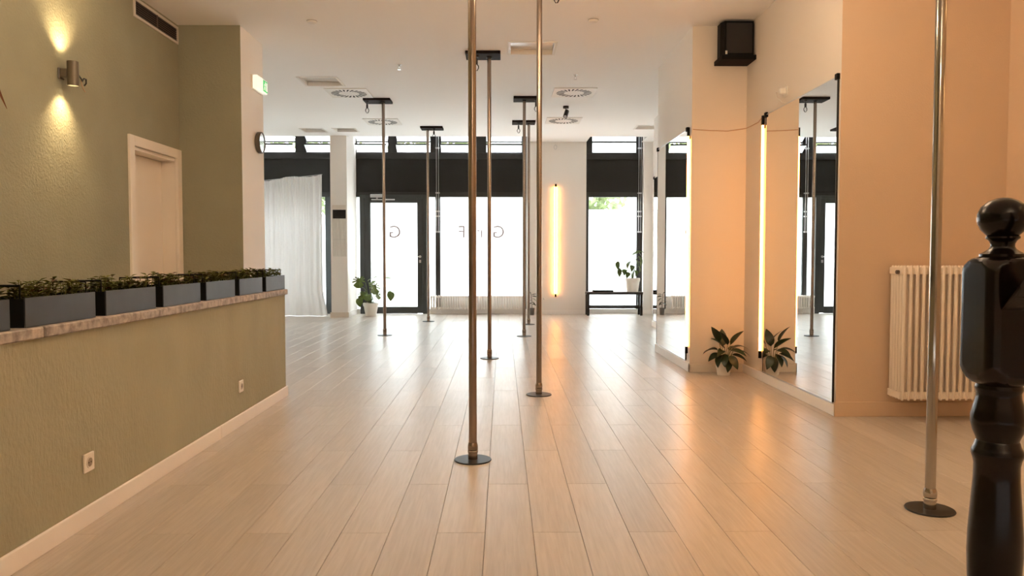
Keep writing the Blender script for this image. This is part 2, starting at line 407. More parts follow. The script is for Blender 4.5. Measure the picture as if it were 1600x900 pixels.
skirting('baseboard_column', [(-3.02, -3.005, 15.02, YF+0.1, 0, 0.10)], 'white skirting on the side of the column')

# ------------------------------------------------------------------ glazing
def pane(m_name, x0, x1, z0, z1, parent, y=YG, material='frosted_film', name='pane'):
    m = MB()
    m.slot(0).add([(x0,y,z0),(x1,y,z0),(x1,y,z1),(x0,y,z1)], [(0,1,2,3)])
    m.slot(1).add([(x0,y,z0),(x1,y,z0),(x1,y,z1),(x0,y,z1),(x0,y+0.008,z0),(x1,y+0.008,z0),(x1,y+0.008,z1),(x0,y+0.008,z1)], [(4,7,6,5),(0,4,5,1),(1,5,6,2),(2,6,7,3),(3,7,4,0)])
    return m.build(name, [material, 'clear_glass'], parent)
def louvre(x0, x1, parent, tilted=True):
    z = 3.342
    r = MB()
    for i in range(2):
        zb = z + i*0.224
        if tilted: dy, dz = 0.235, 0.122
        else: dy, dz = 0.02, 0.205
        y0_ = YG - 0.0
        m = MB(); m.slot(0).add([(x0,y0_,zb),(x1,y0_,zb),(x1,y0_-dy,zb+dz),(x0,y0_-dy,zb+dz)], [(0,1,2,3)])
        m.slot(1).add([(x0,y0_+0.006,zb+0.006),(x1,y0_+0.006,zb+0.006),(x1,y0_-dy+0.006,zb+dz+0.006),(x0,y0_-dy+0.006,zb+dz+0.006)], [(0,3,2,1)])
        b = m.build('louvre_blade', ['frosted_film', 'clear_glass'], parent)
        e = MB()
        e.tube([(x0, y0_-dy, zb+dz+0.010), (x1, y0_-dy, zb+dz+0.010)], 0.016, 8)
        e.tube([(x0, y0_, zb-0.012), (x1, y0_, zb-0.012)], 0.016, 8)
        e.build('blade_rail', 'black_frame', b)
def glaze_upper(parent, xa, xb, panes, tilted=True):
    """spandrel, its rails and the black transom frame with louvres"""
    B(xa, xb, YG-0.02, YG+0.06, 2.46, 3.20).build('spandrel_panel', 'spandrel', parent)
    m = MB(); m.box(xa, xb, YG-0.045, YG+0.05, 3.20, 3.325, 0.004)
    m.build('upper_rail', 'black_frame', parent)
    B(xa, xb, YG-0.045, YG+0.05, 2.42, 2.52, 0.004).build('lower_rail', 'black_frame', parent)
    edges = [xa] + [e for p in panes for e in p] + [xb]
    for i in range(0, len(edges), 2):
        if edges[i+1]-edges[i] > 0.004: B(edges[i], edges[i+1], YG-0.05, YG+0.06, 3.325, 4.1, 0.004).build('mullion', 'black_frame', parent)
    for p in panes: louvre(p[0], p[1], parent, tilted)
    B(xa, xb, YG-0.03, YG+0.05, 3.80, 4.1).build('head_rail', 'black_frame', parent)

# bay with the curtain
w1 = struct_root('window_1', (0,0,0), 'black-framed window bay behind the white curtain', 'window')
glaze_upper(w1, -6.2, -3.34, [(-6.0, -5.1), (-4.92, -4.26), (-4.03, -3.37)])
pane('p', -6.15, -4.95, 0.11, 2.42, w1); pane('p', -4.85, -3.66, 0.11, 2.05, w1); pane('p', -4.85, -3.66, 2.05, 2.42, w1, material='clear_glass')
for a in ((-6.2, -6.15), (-4.95, -4.85), (-3.66, -3.54)): B(a[0], a[1], YG-0.05, YG+0.05, 0.09, 2.42, 0.004).build('frame_post', 'frame_grey', w1)
B(-3.54, -3.34, YG-0.02, YG+0.05, 0.09, 2.42).build('side_panel', 'frame_grey', w1)
B(-6.2, -3.34, YG-0.05, YG+0.05, 0.0, 0.11, 0.004).build('bottom_rail', 'frame_grey', w1)
# entrance door
d1 = struct_root('door_1', (0,0,0), 'dark-framed frosted glass entrance door with steel lever handle', 'door')
B(-2.945, -2.85, YG-0.06, YG+0.05, 0, 2.46, 0.004).build('frame_post', 'frame_grey', d1)
B(-1.655, -1.555, YG-0.06, YG+0.05, 0, 2.46, 0.004).build('frame_post', 'frame_grey', d1)
B(-2.85, -1.655, YG-0.06, YG+0.05, 2.395, 2.46, 0.004).build('frame_head', 'frame_grey', d1)
B(-2.855, -2.728, YG-0.045, YG+0.03, 0.015, 2.40, 0.005).build('door_stile', 'frame_grey', d1)
B(-1.762, -1.65, YG-0.045, YG+0.03, 0.015, 2.40, 0.005).build('door_stile', 'frame_grey', d1)
B(-2.728, -1.762, YG-0.045, YG+0.03, 2.30, 2.40, 0.005).build('door_top_rail', 'frame_grey', d1)
B(-2.728, -1.762, YG-0.045, YG+0.03, 0.004, 0.147, 0.005).build('door_bottom_rail', 'frame_grey', d1)
dp = pane('p', -2.728, -1.762, 0.147, 2.30, d1)
m = MB(); m.tube([(-1.705, YG-0.045, 1.187), (-1.705, YG-0.085, 1.187)], 0.011, 10); m.tube([(-1.705, YG-0.085, 1.187), (-1.83, YG-0.085, 1.187)], 0.010, 10)
hd = m.build('handle', 'silver', d1, True)
MB().tube([(-1.705, YG-0.055, 1.187), (-1.705, YG-0.045, 1.187)], 0.026, 16).build('rosette', 'silver', hd, True)
MB().prism([(-1.725, 1.06), (-1.685, 1.06), (-1.685, 1.12), (-1.725, 1.12)], 'y', YG-0.055, YG-0.045).build('keyhole_plate', 'silver', hd)
m = MB(); m.box(-2.72, -2.45, YG-0.10, YG-0.045, 2.405, 2.47, 0.006); cl = m.build('door_closer', 'silver', d1)
m = MB(); m.box(-2.70, -2.22, YG-0.085, YG-0.055, 2.35, 2.375, 0.004); m.box(-2.60, -2.57, YG-0.08, YG-0.06, 2.36, 2.41); m.build('closer_arm', 'silver', cl)
# main window beside the door
w2 = struct_root('window_2', (0,0,0), 'wide frosted shop window with black spandrel and louvres beside the entrance door', 'window')
glaze_upper(w2, -3.02, 0.5, [(-3.0, -2.36), (-2.17, -1.484), (-1.26, -0.57), (-0.33, 0.40)])
B(-3.02, 0.5, YG-0.05, YG+0.05, 2.42, 2.465).build('transom_bar', 'black_frame', w2)
pane('p', -3.02, -2.945, 0.10, 2.42, w2); pane('p', -1.555, -1.385, 0.10, 2.42, w2)
wp = pane('p', -1.285, 0.44, 0.10, 2.42, w2)
B(-1.385, -1.285, YG-0.06, YG+0.05, 0.09, 2.42, 0.005).build('frame_post', 'frame_grey', w2)
B(0.44, 0.5, YG-0.06, YG+0.05, 0.09, 2.42, 0.005).build('frame_post', 'black_frame', w2)
B(-1.285, 0.44, YG-0.05, YG+0.05, 0.10, 0.37, 0.004).build('low_panel', 'trim_white', w2); B(-1.555, 0.5, YG-0.06, YG+0.08, 0.0, 0.10).build('sill_curb', 'trim_white', w2); B(-3.02, -2.945, YG-0.06, YG+0.08, 0.0, 0.10).build('sill_curb', 'trim_white', w2)  # low panel added to keep window light out of the radiator gaps
def opener(x, parent):
    m = MB()
    for dx in (-0.022, 0.022): m.tube([(x+dx, YG-0.10, 1.68), (x+dx, YG-0.10, 2.0), (x+dx, YG-0.10, 3.75)], 0.006, 8)
    for z in (1.70, 2.02, 2.12, 2.5, 3.42): m.box(x-0.04, x+0.04, YG-0.115, YG-0.045, z-0.012, z+0.012)
    m.build('opener_rod', 'silver', parent)
opener(-1.335, w2)
# window behind the bench
w3 = struct_root('window_3', (0,0,0), 'narrow black-framed frosted window behind the low bench', 'window')
glaze_upper(w3, 1.72, 2.9, [(1.86, 2.77)], tilted=False)
pane('p', 1.79, 2.79, 0.10, 2.165, w3); pane('p', 1.79, 2.79, 2.165, 2.42, w3, material='clear_glass')
B(1.72, 1.79, YG-0.06, YG+0.05, 0.09, 2.42, 0.005).build('frame_post', 'black_frame', w3)
B(2.79, 2.9, YG-0.06, YG+0.05, 0.09, 2.42, 0.005).build('frame_post', 'black_frame', w3)
B(1.72, 2.9, YG-0.06, YG+0.08, 0.0, 0.10).build('sill_curb', 'trim_white', w3)
opener(2.84, w3)

def letter(ch, x, z, size, parent):
    cu = bpy.data.curves.new('lettering', 'FONT'); cu.body = ch; cu.size = size; cu.extrude = 0.0015; cu.align_x = 'CENTER'
    cu.materials.append(M['lettering'])
    o = bpy.data.objects.new('lettering', cu); scene.collection.objects.link(o); o.parent = parent
    o.location = (x, YG-0.006, z); o.rotation_euler = (PI/2, 0, PI)
letter('G', -2.23, 1.58, 0.36, dp)
for ch, x in (('G', -0.08), ('r', -0.46), ('F', -0.84)): letter(ch, x, 1.58, 0.36, wp)

# interior door in the left wall
d2 = struct_root('door_2', (0,0,0), 'cream painted panel door with wide frame in the green wall', 'door')
m = MB(); X = -3.28
m.box(X-0.01, X+0.022, 6.81, 6.90, 0, 2.27, 0.004); m.build('architrave', 'door_paint', d2)
B(X-0.01, X+0.022, 7.80, 7.897, 0, 2.27, 0.004).build('architrave', 'door_paint', d2)
B(X-0.01, X+0.022, 6.90, 7.80, 2.18, 2.27, 0.004).build('architrave', 'door_paint', d2)
B(X-0.20, X-0.01, 7.82, 7.862, 0, 2.18).build('jamb', 'door_paint', d2); B(X-0.20, X-0.01, 6.868, 6.90, 0, 2.18).build('jamb', 'door_paint', d2); B(X-0.2, X-0.01, 6.90, 7.82, 2.15, 2.182).build('jamb', 'door_paint', d2)
B(X-0.19, X-0.15, 6.905, 7.815, 0.01, 2.145, 0.004).build('leaf', 'door_paint', d2)

# ------------------------------------------------------------------ mirrors
def wall_mirror(x, ya, yb, z0, z1, label):
    r = thing('wall_mirror', (x, (ya+yb)/2, z0), label, 'mirror')
    h = (yb-ya)/2
    B(0, 0.012, -h, h, 0, z1-z0).build('glass', 'mirror', r)
    B(-0.002, 0.014, -h-0.010, -h, 0, z1-z0).build('edge_strip', 'black_metal', r)
    B(-0.002, 0.014, h, h+0.006, 0, z1-z0).build('edge_strip', 'black_metal', r)
    B(-0.002, 0.014, -h, h, z1-z0, z1-z0+0.008).build('edge_strip', 'silver', r)
    B(-0.002, 0.014, -h, h, -0.012, 0).build('edge_strip', 'silver', r)
    for s in (-1, 1):
        B(-0.014, 0.012, s*h-0.022, s*h+0.020, z1-z0-0.02, z1-z0+0.025, 0.003).build('clip', 'black_plastic', r)
wall_mirror(2.4835, 5.72, 7.262, 0.10, 2.525, 'full-height wall mirror nearest the camera, reflecting the windows and a pole')
wall_mirror(1.9225, 8.02, 9.53, 0.11, 2.51, 'full-height wall mirror on the projecting wall left of the corner plant')
wall_mirror(2.562, 10.6, 13.0, 0.11, 2.51, 'farthest wall mirror, a thin sliver right of the bench')

# ------------------------------------------------------------------ light bars
def light_bar(x, y, z0, z1, facing, label):
    r = thing('light_bar', (x, y, z0), label, 'light', 'vertical light bars')
    L_ = z1-z0
    if facing == 'y':
        B(-0.028, 0.028, -0.012, 0.012, 0.06, L_-0.06, 0.004).build('diffuser', 'led', r)
        B(-0.005, 0.005, -0.022, -0.012, 0.06, L_-0.06).build('profile', 'led_profile', r)
        for z in (0, L_-0.06): MB().tube([(0,0,z), (0,0,z+0.06)], 0.019, 12).build('end_cap', 'black_plastic', r, True)
        B(-0.01, 0.01, 0.01, 0.045, L_*0.2, L_*0.2+0.03).build('bracket', 'black_plastic', r)
    else:
        MB().tube([(0,0,0.07), (0,0,L_-0.09)], 0.0125, 12).build('diffuser', 'led', r, True)
        for a, b in ((0, 0.07), (L_-0.09, L_)): MB().tube([(0,0,a), (0,0,b)], 0.015, 12).build('end_cap', 'black_plastic', r, True)
        B(0.0, 0.018, -0.010, 0.010, L_-0.12, L_-0.09).build('bracket', 'black_plastic', r)
light_bar(1.092, 15.745, 0.36, 2.67, 'y', 'glowing vertical light bar in the middle of the far white wall')
light_bar(2.474, 7.318, 0.22, 2.53, 'x', 'glowing vertical light bar on the far edge of the near mirror')
light_bar(1.914, 7.935, 0.19, 2.52, 'x', 'glowing vertical light bar on the near edge of the middle mirror')

# ------------------------------------------------------------------ dance poles
def ring(c, rx, rz, r, n=14):
    return [(c[0]+rx*math.cos(2*PI*k/n), c[1], c[2]+rz*math.sin(2*PI*k/n)) for k in range(n+1)]
tube_mesh = MB().lathe([(0.0235, 0.10), (0.0235, H-0.035)], n=24).mesh('pole_tube', 'pole_steel', True)
collar_mesh = MB().lathe([(0.0275, 0.008), (0.0275, 0.045), (0.0305, 0.047), (0.0305, 0.058), (0.028, 0.060), (0.0295, 0.064), (0.0305, 0.078), (0.0295, 0.092), (0.0245, 0.106), (0.0235, 0.106)], n=24).mesh('collar', 'pole_steel', True)
disc_mesh = MB().lathe([(0.108, 0.0), (0.110, 0.004), (0.107, 0.008), (0.0, 0.009)], n=40).mesh('base_disc', 'black_metal', True)
plate_mesh = B(-0.20, 0.20, -0.15, 0.15, H-0.035, H, 0.003).mesh('ceiling_plate', 'board_black')
flange_mesh = MB().lathe([(0.03, H-0.05), (0.03, H-0.035)], n=20).mesh('flange', 'black_metal', True)
hm = MB(); hm.lathe([(0.022, -0.02), (0.026, 0)], n=16); hm.tube([(0,0,-0.02), (0,0,-0.05)], 0.008, 8); hm.box(-0.014, 0.014, -0.008, 0.008, -0.10, -0.045)
hook_mesh = hm.mesh('hook', 'black_metal', True)
cb = MB().tube([(0,0,-0.09), (0.022,0,-0.12), (0.024,0,-0.14), (0.008,0,-0.172), (-0.008,0,-0.172), (-0.024,0,-0.14), (-0.022,0,-0.12), (0,0,-0.09)], 0.0055, 8)
carab_mesh = cb.mesh('carabiner', 'black_metal', True)
def rechrome(me):
    c_ = me.copy(); c_.materials[0] = M['pole_chrome']; return c_
chrome_tube, chrome_collar = rechrome(tube_mesh), rechrome(collar_mesh)
poles = [(-0.174, 4.474, -0.07, -0.16, 'steel dance pole standing nearest in the middle of the floor, left of the others'),
         (0.315, 6.594, 0.06, 0.14, 'steel dance pole second nearest in the middle, just right of centre'),
         (-0.151, 8.968, -0.07, -0.145, 'steel dance pole between the two foremost poles, under a black ceiling board with hook'),
         (-1.778, 11.60, -0.08, -0.23, 'steel dance pole farthest left, in front of the glass door'),
         (0.325, 11.44, 0.04, 0.17, 'steel dance pole in the slim pair left of the far light bar, the nearer one'),
         (0.46, 13.427, -0.09, -0.18, 'steel dance pole in the slim pair left of the far light bar, the farther one'),
         (-1.355, 14.05, 0.08, 0.12, 'steel dance pole beside the far radiator and the door frame'),
         (2.02, 3.56, 0.06, 0.14, 'bright chrome dance pole at right in front of the tall radiator')]
for x, y, dx, hx, lab in poles:
    r = thing('dance_pole', (x, y, 0), lab, 'dance pole', 'dance poles fixed from floor to ceiling')
    near = x > 1.5
    link('pole_tube', chrome_tube if near else tube_mesh, r); link('collar', chrome_collar if near else collar_mesh, r); link('base_disc', disc_mesh, r); link('flange', flange_mesh, r)
    link('ceiling_plate', plate_mesh, r, (dx, 0, 0))
    hk = link('hook', hook_mesh, r, (hx, -0.06, H-0.035)); link('carabiner', carab_mesh, hk)

# ------------------------------------------------------------------ planter boxes on the half wall
def leaf_quad(m, p, d, up, L_, W_):
    side = d.cross(up).normalized()
    a = p; b = p + d*L_*0.45 + side*W_/2 + up*0.15*L_; c_ = p + d*L_; e = p + d*L_*0.45 - side*W_/2 + up*0.15*L_
    m.add([a, b, c_, e], [(0,1,2,3)])
labels_pl = ['grey planter box cut off by the left edge of the picture', 'first full grey planter box from the left, the largest one in view', 'grey planter box second from the left full one', 'grey planter box in the middle of the row, fourth from the left edge',
             'grey planter box third from the far end of the half wall', 'grey planter box second from the far end of the half wall', 'small-looking grey planter box at the far end of the half wall']
rnd = random.Random(3)
px0 = -1.87
for i in range(7):
    ya = 3.024 + 0.6135*(i-1); yb = ya + 0.52
    r = thing('planter_box', (-1.97, (ya+yb)/2, 0.918), labels_pl[i], 'planter', 'planter boxes on the half wall')
    h = 0.26; t = 0.004; W_ = 0.10; Z = 0.118
    m = MB(); m.box(-W_, W_-t, -h, -h+t, 0, Z-0.004); m.box(-W_, W_-t, h-t, h, 0, Z-0.004); m.box(-W_, -W_+t, -h+t, h-t, 0, Z-0.004); m.box(-W_+t, W_-t, -h+t, h-t, 0, t)
    m.build('tray', 'planter_black', r)
    B(W_-t, W_+0.002, -h, h, 0, Z, 0.0015).build('front_panel', 'planter_grey', r)
    B(-W_+t, W_-t, -h+t, h-t, t, 0.098).build('soil', 'soil', r)
    for s in (-1, 1):
        y_ = s*(h-0.02)
        MB().tube([(W_-0.03, y_, 0.10), (W_-0.03, y_, 0.165), (-W_+0.02, y_, 0.165), (-W_+0.02, y_, 0.10)], 0.0045, 6).build('wire_bracket', 'planter_black', r)
    m = MB(); mr_ = MB()
    for q in range(46):
        bx, by = rnd.uniform(-0.08, 0.075), rnd.uniform(-h+0.02, h-0.02)
        if abs(by) > 0.19 and rnd.random() < 0.6: continue
        hh = rnd.uniform(0.03, 0.085); top = Vector((bx+rnd.uniform(-.02,.02), by+rnd.uniform(-.025,.025), 0.098+hh))
        m.tube([(bx, by, 0.09), top], [0.0025, 0.0015], 4, False)
        for z in range(rnd.randint(7, 12)):
            tt = rnd.uniform(0.25, 1.0); p = Vector((bx,by,0.098)).lerp(top, tt); a = rnd.uniform(0, 2*PI)
            d = Vector((math.cos(a), math.sin(a), rnd.uniform(-0.1, 0.5))).normalized()
            tgt = mr_ if rnd.random() < 0.10 else m
            leaf_quad(tgt, p, d, Vector((0,0,1)), rnd.uniform(0.026, 0.046), rnd.uniform(0.018, 0.028))
    o = m.build('herb_foliage', 'herb_leaf', r); tag(o, kind='stuff')
    if mr_.f: tag(mr_.build('reddish_foliage', 'herb_red', r), kind='stuff')

# ------------------------------------------------------------------ sockets
def socket(y, z, lab):
    r = thing('wall_socket', (-1.86, y, z), lab, 'socket', 'wall sockets on the half wall')
    B(0, 0.010, -0.042, 0.042, -0.042, 0.042, 0.003).build('cover_plate', 'socket_white', r)
    def lx(prof, nm, mt, n=24):
        m = MB(); m.lathe(prof, n=n); m.v = [(v[2], v[0], v[1]) for v in m.v]; return m.build(nm, mt, r, True)
    lx([(0.026, 0.010), (0.026, 0.013), (0.021, 0.013), (0.021, 0.0105), (0, 0.0105)], 'insert', 'socket_white')
    lx([(0.020, 0.0106), (0.020, 0.0112), (0, 0.0112)], 'recess', 'socket_shadow')
    for s in (-1, 1): MB().tube([(0.011, s*0.0095, 0), (0.0122, s*0.0095, 0)], 0.0028, 8).build('pin_hole', 'slot_dark', r)
socket(3.43, 0.277, 'cream wall socket low on the green half wall, nearest the camera')
socket(5.44, 0.277, 'small-looking cream wall socket at the far end of the green half wall')

# ------------------------------------------------------------------ wall lamps
def wall_lamp(loc, rz, label, watts, wire=False):
    wl = thing('wall_lamp', loc, label, 'lamp', 'up-and-down wall lamps', rz)
    B(0, 0.012, -0.035, 0.035, -0.04, 0.04, 0.003).build('wall_plate', 'clock_rim', wl)
    B(0.012, 0.06, -0.026, 0.026, -0.03, 0.035, 0.003).build('arm', 'lamp_body', wl)
    c0 = (0.095, 0, 0)
    MB().lathe([(0.036, -0.085), (0.040, -0.09), (0.040, 0.09), (0.036, 0.09), (0.036, -0.085)], c0, 28, False).build('shade', 'lamp_body', wl, True)
    for s in (-1, 1):
        MB().lathe([(0.0, s*0.070), (0.035, s*0.070), (0.035, s*0.074), (0.0, s*0.074)], c0, 20).build('lens', 'lamp_lens', wl, True)
        sp = bpy.data.lights.new('beam', 'SPOT'); sp.energy = watts; sp.color = BEAM; sp.spot_size = math.radians(108); sp.spot_blend = 1.0; sp.shadow_soft_size = 0.02
        o = link('beam', sp, wl, (0.095, 0, s*0.08)); o.rotation_euler = (PI if s > 0 else 0, 0, 0)
    if wire:
        MB().tube([(0.13, 0.0, 0.0), (0.10, 0.10, -0.012), (0.06, 0.19, -0.012), (0.045, 0.24, 0.02), (0.03, 0.30, 0.028), (0.02, 0.32, 0.0), (0.01, 0.31, -0.02)], 0.006, 6).build('cable', 'cable_black', wl, True)
        MB().tube([(0.005, 0.27, 0.02), (0.006, 0.29, -0.03), (0.006, 0.33, -0.065)], 0.004, 6).build('loose_wire', 'cable_tan', wl, True)
wall_lamp((-3.28, 5.80, 2.55), 0, 'cylindrical up-and-down wall lamp glowing on the green wall', 24, True)
wall_lamp((-3.28, 2.6, 2.55), 0, 'added unseen up-and-down wall lamp on the green wall at left, for fill light', 30)  # this and the next two are unseen lamps added for warm fill
wall_lamp((3.74, 3.4, 2.55), PI, 'added unseen up-and-down wall lamp on the right side wall, for fill light', 30)
wall_lamp((3.74, 0.6, 2.55), PI, 'added unseen up-and-down wall lamp on the right wall beside the viewer, for fill light', 30)

# ------------------------------------------------------------------ vent grille high on the left wall
r = thing('vent_grille', (-3.28, 7.425, 3.33), 'long white vent grille high on the green wall under the ceiling', 'vent')
h = 0.465; zt = 0.175
m = MB(); m.box(0, 0.014, -h, h, 0, 0.025, 0.002); m.box(0, 0.014, -h, h, zt-0.025, zt, 0.002); m.box(0, 0.014, -h, -h+0.025, 0.025, zt-0.025); m.box(0, 0.014, h-0.025, h, 0.025, zt-0.025)
m.build('frame', 'grille_white', r)
B(0.0005, 0.002, -h+0.025, h-0.025, 0.025, zt-0.025).build('backing', 'slot_dark', r)
for k in range(6):
    z = 0.034 + k*0.020
    m = MB(); m.prism([(0.003, z+0.004), (0.012, z-0.003), (0.012, z), (0.003, z+0.007)], 'y', -h+0.025, h-0.025); m.build('slat', 'grille_blade', r)
B(0.003, 0.013, -0.006, 0.006, 0.025, zt-0.025).build('divider', 'grille_blade', r)

# ------------------------------------------------------------------ exit sign and clock on the white return
r = thing('exit_sign', (-2.65, 8.40, 2.965), 'glowing green and white emergency exit sign box', 'exit sign')
B(0, 0.02, -0.20, 0.17, 0.0, 0.15, 0.003).build('back_plate', 'socket_white', r)
B(0.02, 0.07, -0.19, 0.16, 0.004, 0.146, 0.006).build('light_box', 'sign_white', r)
pg = B(0.0705, 0.072, 0.0, 0.15, 0.015, 0.135).build('green_panel', 'sign_green', r)
def yz(poly): return MB().prism(poly, 'x', 0.0722, 0.0735)
yz([(0.10, 0.03), (0.14, 0.03), (0.14, 0.12), (0.10, 0.12)]).build('doorway_mark', 'sign_white', pg)
m = yz([(0.020,0.03),(0.032,0.03),(0.052,0.062),(0.062,0.05),(0.060,0.03),(0.070,0.03),(0.074,0.055),(0.062,0.075),(0.070,0.09),(0.085,0.085),(0.087,0.092),(0.066,0.102),(0.040,0.096),(0.034,0.08),(0.041,0.077),(0.047,0.088),(0.054,0.088),(0.045,0.07)])
m.lathe([(0.0, 0.0), (0.010, 0.0), (0.010, 0.001), (0, 0.001)], n=10)
for q in range(len(m.v)-40, len(m.v)): v = m.v[q]; m.v[q] = (0.0722+v[2], 0.070+v[0], 0.112+v[1])
m.build('running_figure_mark', 'sign_white', pg)

r = thing('wall_clock', (-2.65, 8.41, 2.425), 'round dark-rimmed wall clock with a shiny face below the exit sign', 'clock')
def lathe_x(prof, n=32):
    m = MB(); m.lathe(prof, n=n); m.v = [(v[2], v[0], v[1]) for v in m.v]; return m
lathe_x([(0.10, 0), (0.115, 0.01), (0.115, 0.05), (0.105, 0.055), (0.10, 0.05), (0.10, 0.046)]).build('rim', 'clock_rim', r, True)
lathe_x([(0.0, 0.047), (0.10, 0.047), (0.10, 0.04), (0, 0.04)]).build('face', 'clock_face', r, True)

# ------------------------------------------------------------------ ceiling fittings
def swirl(x, y, lab):
    r = thing('swirl_diffuser', (x, y, H), lab, 'air diffuser', 'square swirl air diffusers')
    s = 0.30
    B(-s, s, -s, s, -0.012, 0, 0.003).build('plate', 'diffuser_white', r)
    m = MB(); n = 24
    for k in range(n):
        a = 2*PI*k/n; b = a + 0.35; w_ = 0.011
        p0 = Vector((0.145*math.cos(a), 0.145*math.sin(a), 0)); p1 = Vector((0.25*math.cos(b-0.2), 0.25*math.sin(b-0.2), 0))
        d = (p1-p0).normalized(); sd = Vector((-d.y, d.x, 0))*w_
        m.add([(q.x, q.y, z) for z in (-0.0138, -0.0122) for q in (p0-sd*0.7, p1-sd*1.3, p1+sd*1.3, p0+sd*0.7)], [(0,1,2,3), (7,6,5,4), (0,4,5,1), (1,5,6,2), (2,6,7,3), (3,7,4,0)])
    tag(m.build('slots', 'slot_dark', r), kind='stuff')
swirl(-2.19, 11.11, 'square swirl air diffuser at the left, beside the recessed hatch')
swirl(-2.075, 13.46, 'square swirl air diffuser farther back at the left, behind the leftmost pole')
swirl(1.02, 11.03, 'square swirl air diffuser at the right, in front of the black spotlight')
swirl(1.05, 13.30, 'square swirl air diffuser at the right, behind the black spotlight')
def detector(x, y, lab):
    r = thing('smoke_detector', (x, y, H), lab, 'smoke detector', 'ceiling discs')
    MB().lathe([(0.05, 0), (0.05, -0.008), (0.04, -0.02), (0.0, -0.022)], n=24).build('cover', 'diffuser_white', r, True)
    MB().lathe([(0.052, 0), (0.052, -0.004), (0.05, -0.004)], n=24).build('rim', 'grille_blade', r, True)
detector(-1.89, 7.75, 'small white ceiling disc at upper left, near the green wall')
detector(0.90, 7.68, 'small white ceiling disc at upper right of the middle poles')
def sprinkler(x, y, lab):
    r = thing('sprinkler', (x, y, H), lab, 'sprinkler', 'ceiling sprinklers')
    MB().lathe([(0.03, 0), (0.03, -0.004), (0.012, -0.008), (0.010, -0.03), (0, -0.03)], n=16).build('body', 'silver', r, True)
    m = MB()
    for s in (-1, 1): m.tube([(s*0.01, 0, -0.028), (s*0.016, 0, -0.04), (s*0.004, 0, -0.06)], 0.003, 6)
    m.lathe([(0.022, -0.06), (0.022, -0.063), (0, -0.063)], n=12); m.build('deflector', 'silver', r)
sprinkler(-1.254, 9.48, 'tiny metal sprinkler head at left of the foremost pole')
sprinkler(0.94, 9.98, 'tiny metal sprinkler head in front of the right air diffuser')
r = thing('spotlight', (0.99, 12.05, H), 'small black ceiling spotlight between the two right air diffusers', 'spotlight')
MB().lathe([(0.045, 0), (0.045, -0.035), (0, -0.035)], n=20).build('canopy', 'black_metal', r, True)
MB().tube([(0, 0, -0.03), (0, 0, -0.09)], 0.007, 8).build('stem', 'black_metal', r)
MB().tube([(0.02, 0.05, -0.07), (-0.015, -0.06, -0.17)], 0.034, 16).build('head', 'black_metal', r, True)
MB().tube([(-0.0155, -0.0605, -0.1705), (-0.0165, -0.064, -0.1735)], 0.024, 16).build('lens', 'silver', r, True)
# ring hook on the far pier
r = thing('ring_hook', (1.084, YF, 3.40), 'little metal ring hanging high on the far white wall', 'hook')
MB().tube([(0, 0, 0.06), (0, -0.03, 0.06)], 0.006, 8).build('peg', 'silver', r)
MB().tube(ring((0, -0.025, 0.02), 0.028, 0.045, 0), 0.005, 6).build('ring', 'silver', r, True)
r = thing('wall_plug', (0.855, YF, 0.32), 'tiny round metal stub low on the far white wall', 'wall stub')
m = MB().lathe([(0.018, 0), (0.018, 0.012), (0.008, 0.02), (0, 0.02)], n=14); m.v = [(v[0], -v[2], v[1]) for v in m.v]; m.build('stub', 'silver', r, True)

# ------------------------------------------------------------------ speaker on shelf
r = thing('speaker_shelf', (2.33, 7.88, 3.13), 'small black shelf in the ceiling corner under the speaker', 'shelf')
B(-0.175, 0.165, -0.275, 0, 0, 0.045, 0.003).build('board', 'board_black', r)
B(-0.175, 0.165, -0.283, -0.275, 0, 0.045, 0.002).build('front_lip', 'black_plastic', r)
r = thing('loudspeaker', (2.33, 7.75, 3.175), 'black box loudspeaker in the ceiling corner above the plant', 'speaker')
m = MB(); m.prism([(-0.165, -0.05), (-0.14, -0.12), (0.145, -0.12), (0.145, 0.10), (-0.12, 0.10), (-0.165, 0.05)], 'z', 0, 0.335); m.build('cabinet', 'black_plastic', r)
B(-0.125, 0.13, -0.128, -0.12, 0.02, 0.315, 0.004).build('grille', 'black_metal', r)
B(-0.135, -0.115, -0.131, -0.128, 0.01, 0.045, 0.001).build('badge', 'silver', r)

# socket with plug and cable above the near mirror
r = thing('plug_socket', (2.495, 6.78, 2.60), 'white plug in a wall socket above the near mirror', 'socket')
B(-0.010, 0, -0.042, 0.042, 0, 0.084, 0.003).build('cover_plate', 'socket_white', r)
B(-0.06, -0.010, -0.022, 0.03, 0.02, 0.07, 0.006).build('plug', 'socket_white', r)
MB().tube([(-0.055, 0.02, 0.05), (-0.07, 0.06, 0.05), (-0.05, 0.08, 0.0), (-0.02, 0.03, -0.05), (-0.012, -0.01, -0.06)], 0.004, 6).build('cord', 'cable_white', r, True)
m = MB(); pts = [(2.486, 7.27, 2.545), (2.489, 7.5, 2.50), (2.488, 7.84, 2.50), (2.45, 7.872, 2.495), (2.30, 7.874, 2.475), (2.12, 7.874, 2.48), (1.945, 7.872, 2.49)]
m.tube(pts, 0.0045, 6)
tag(m.build('led_cable', 'cable_tan', None, True), 'thin tan cable running across the orange alcove wall', 'cable')

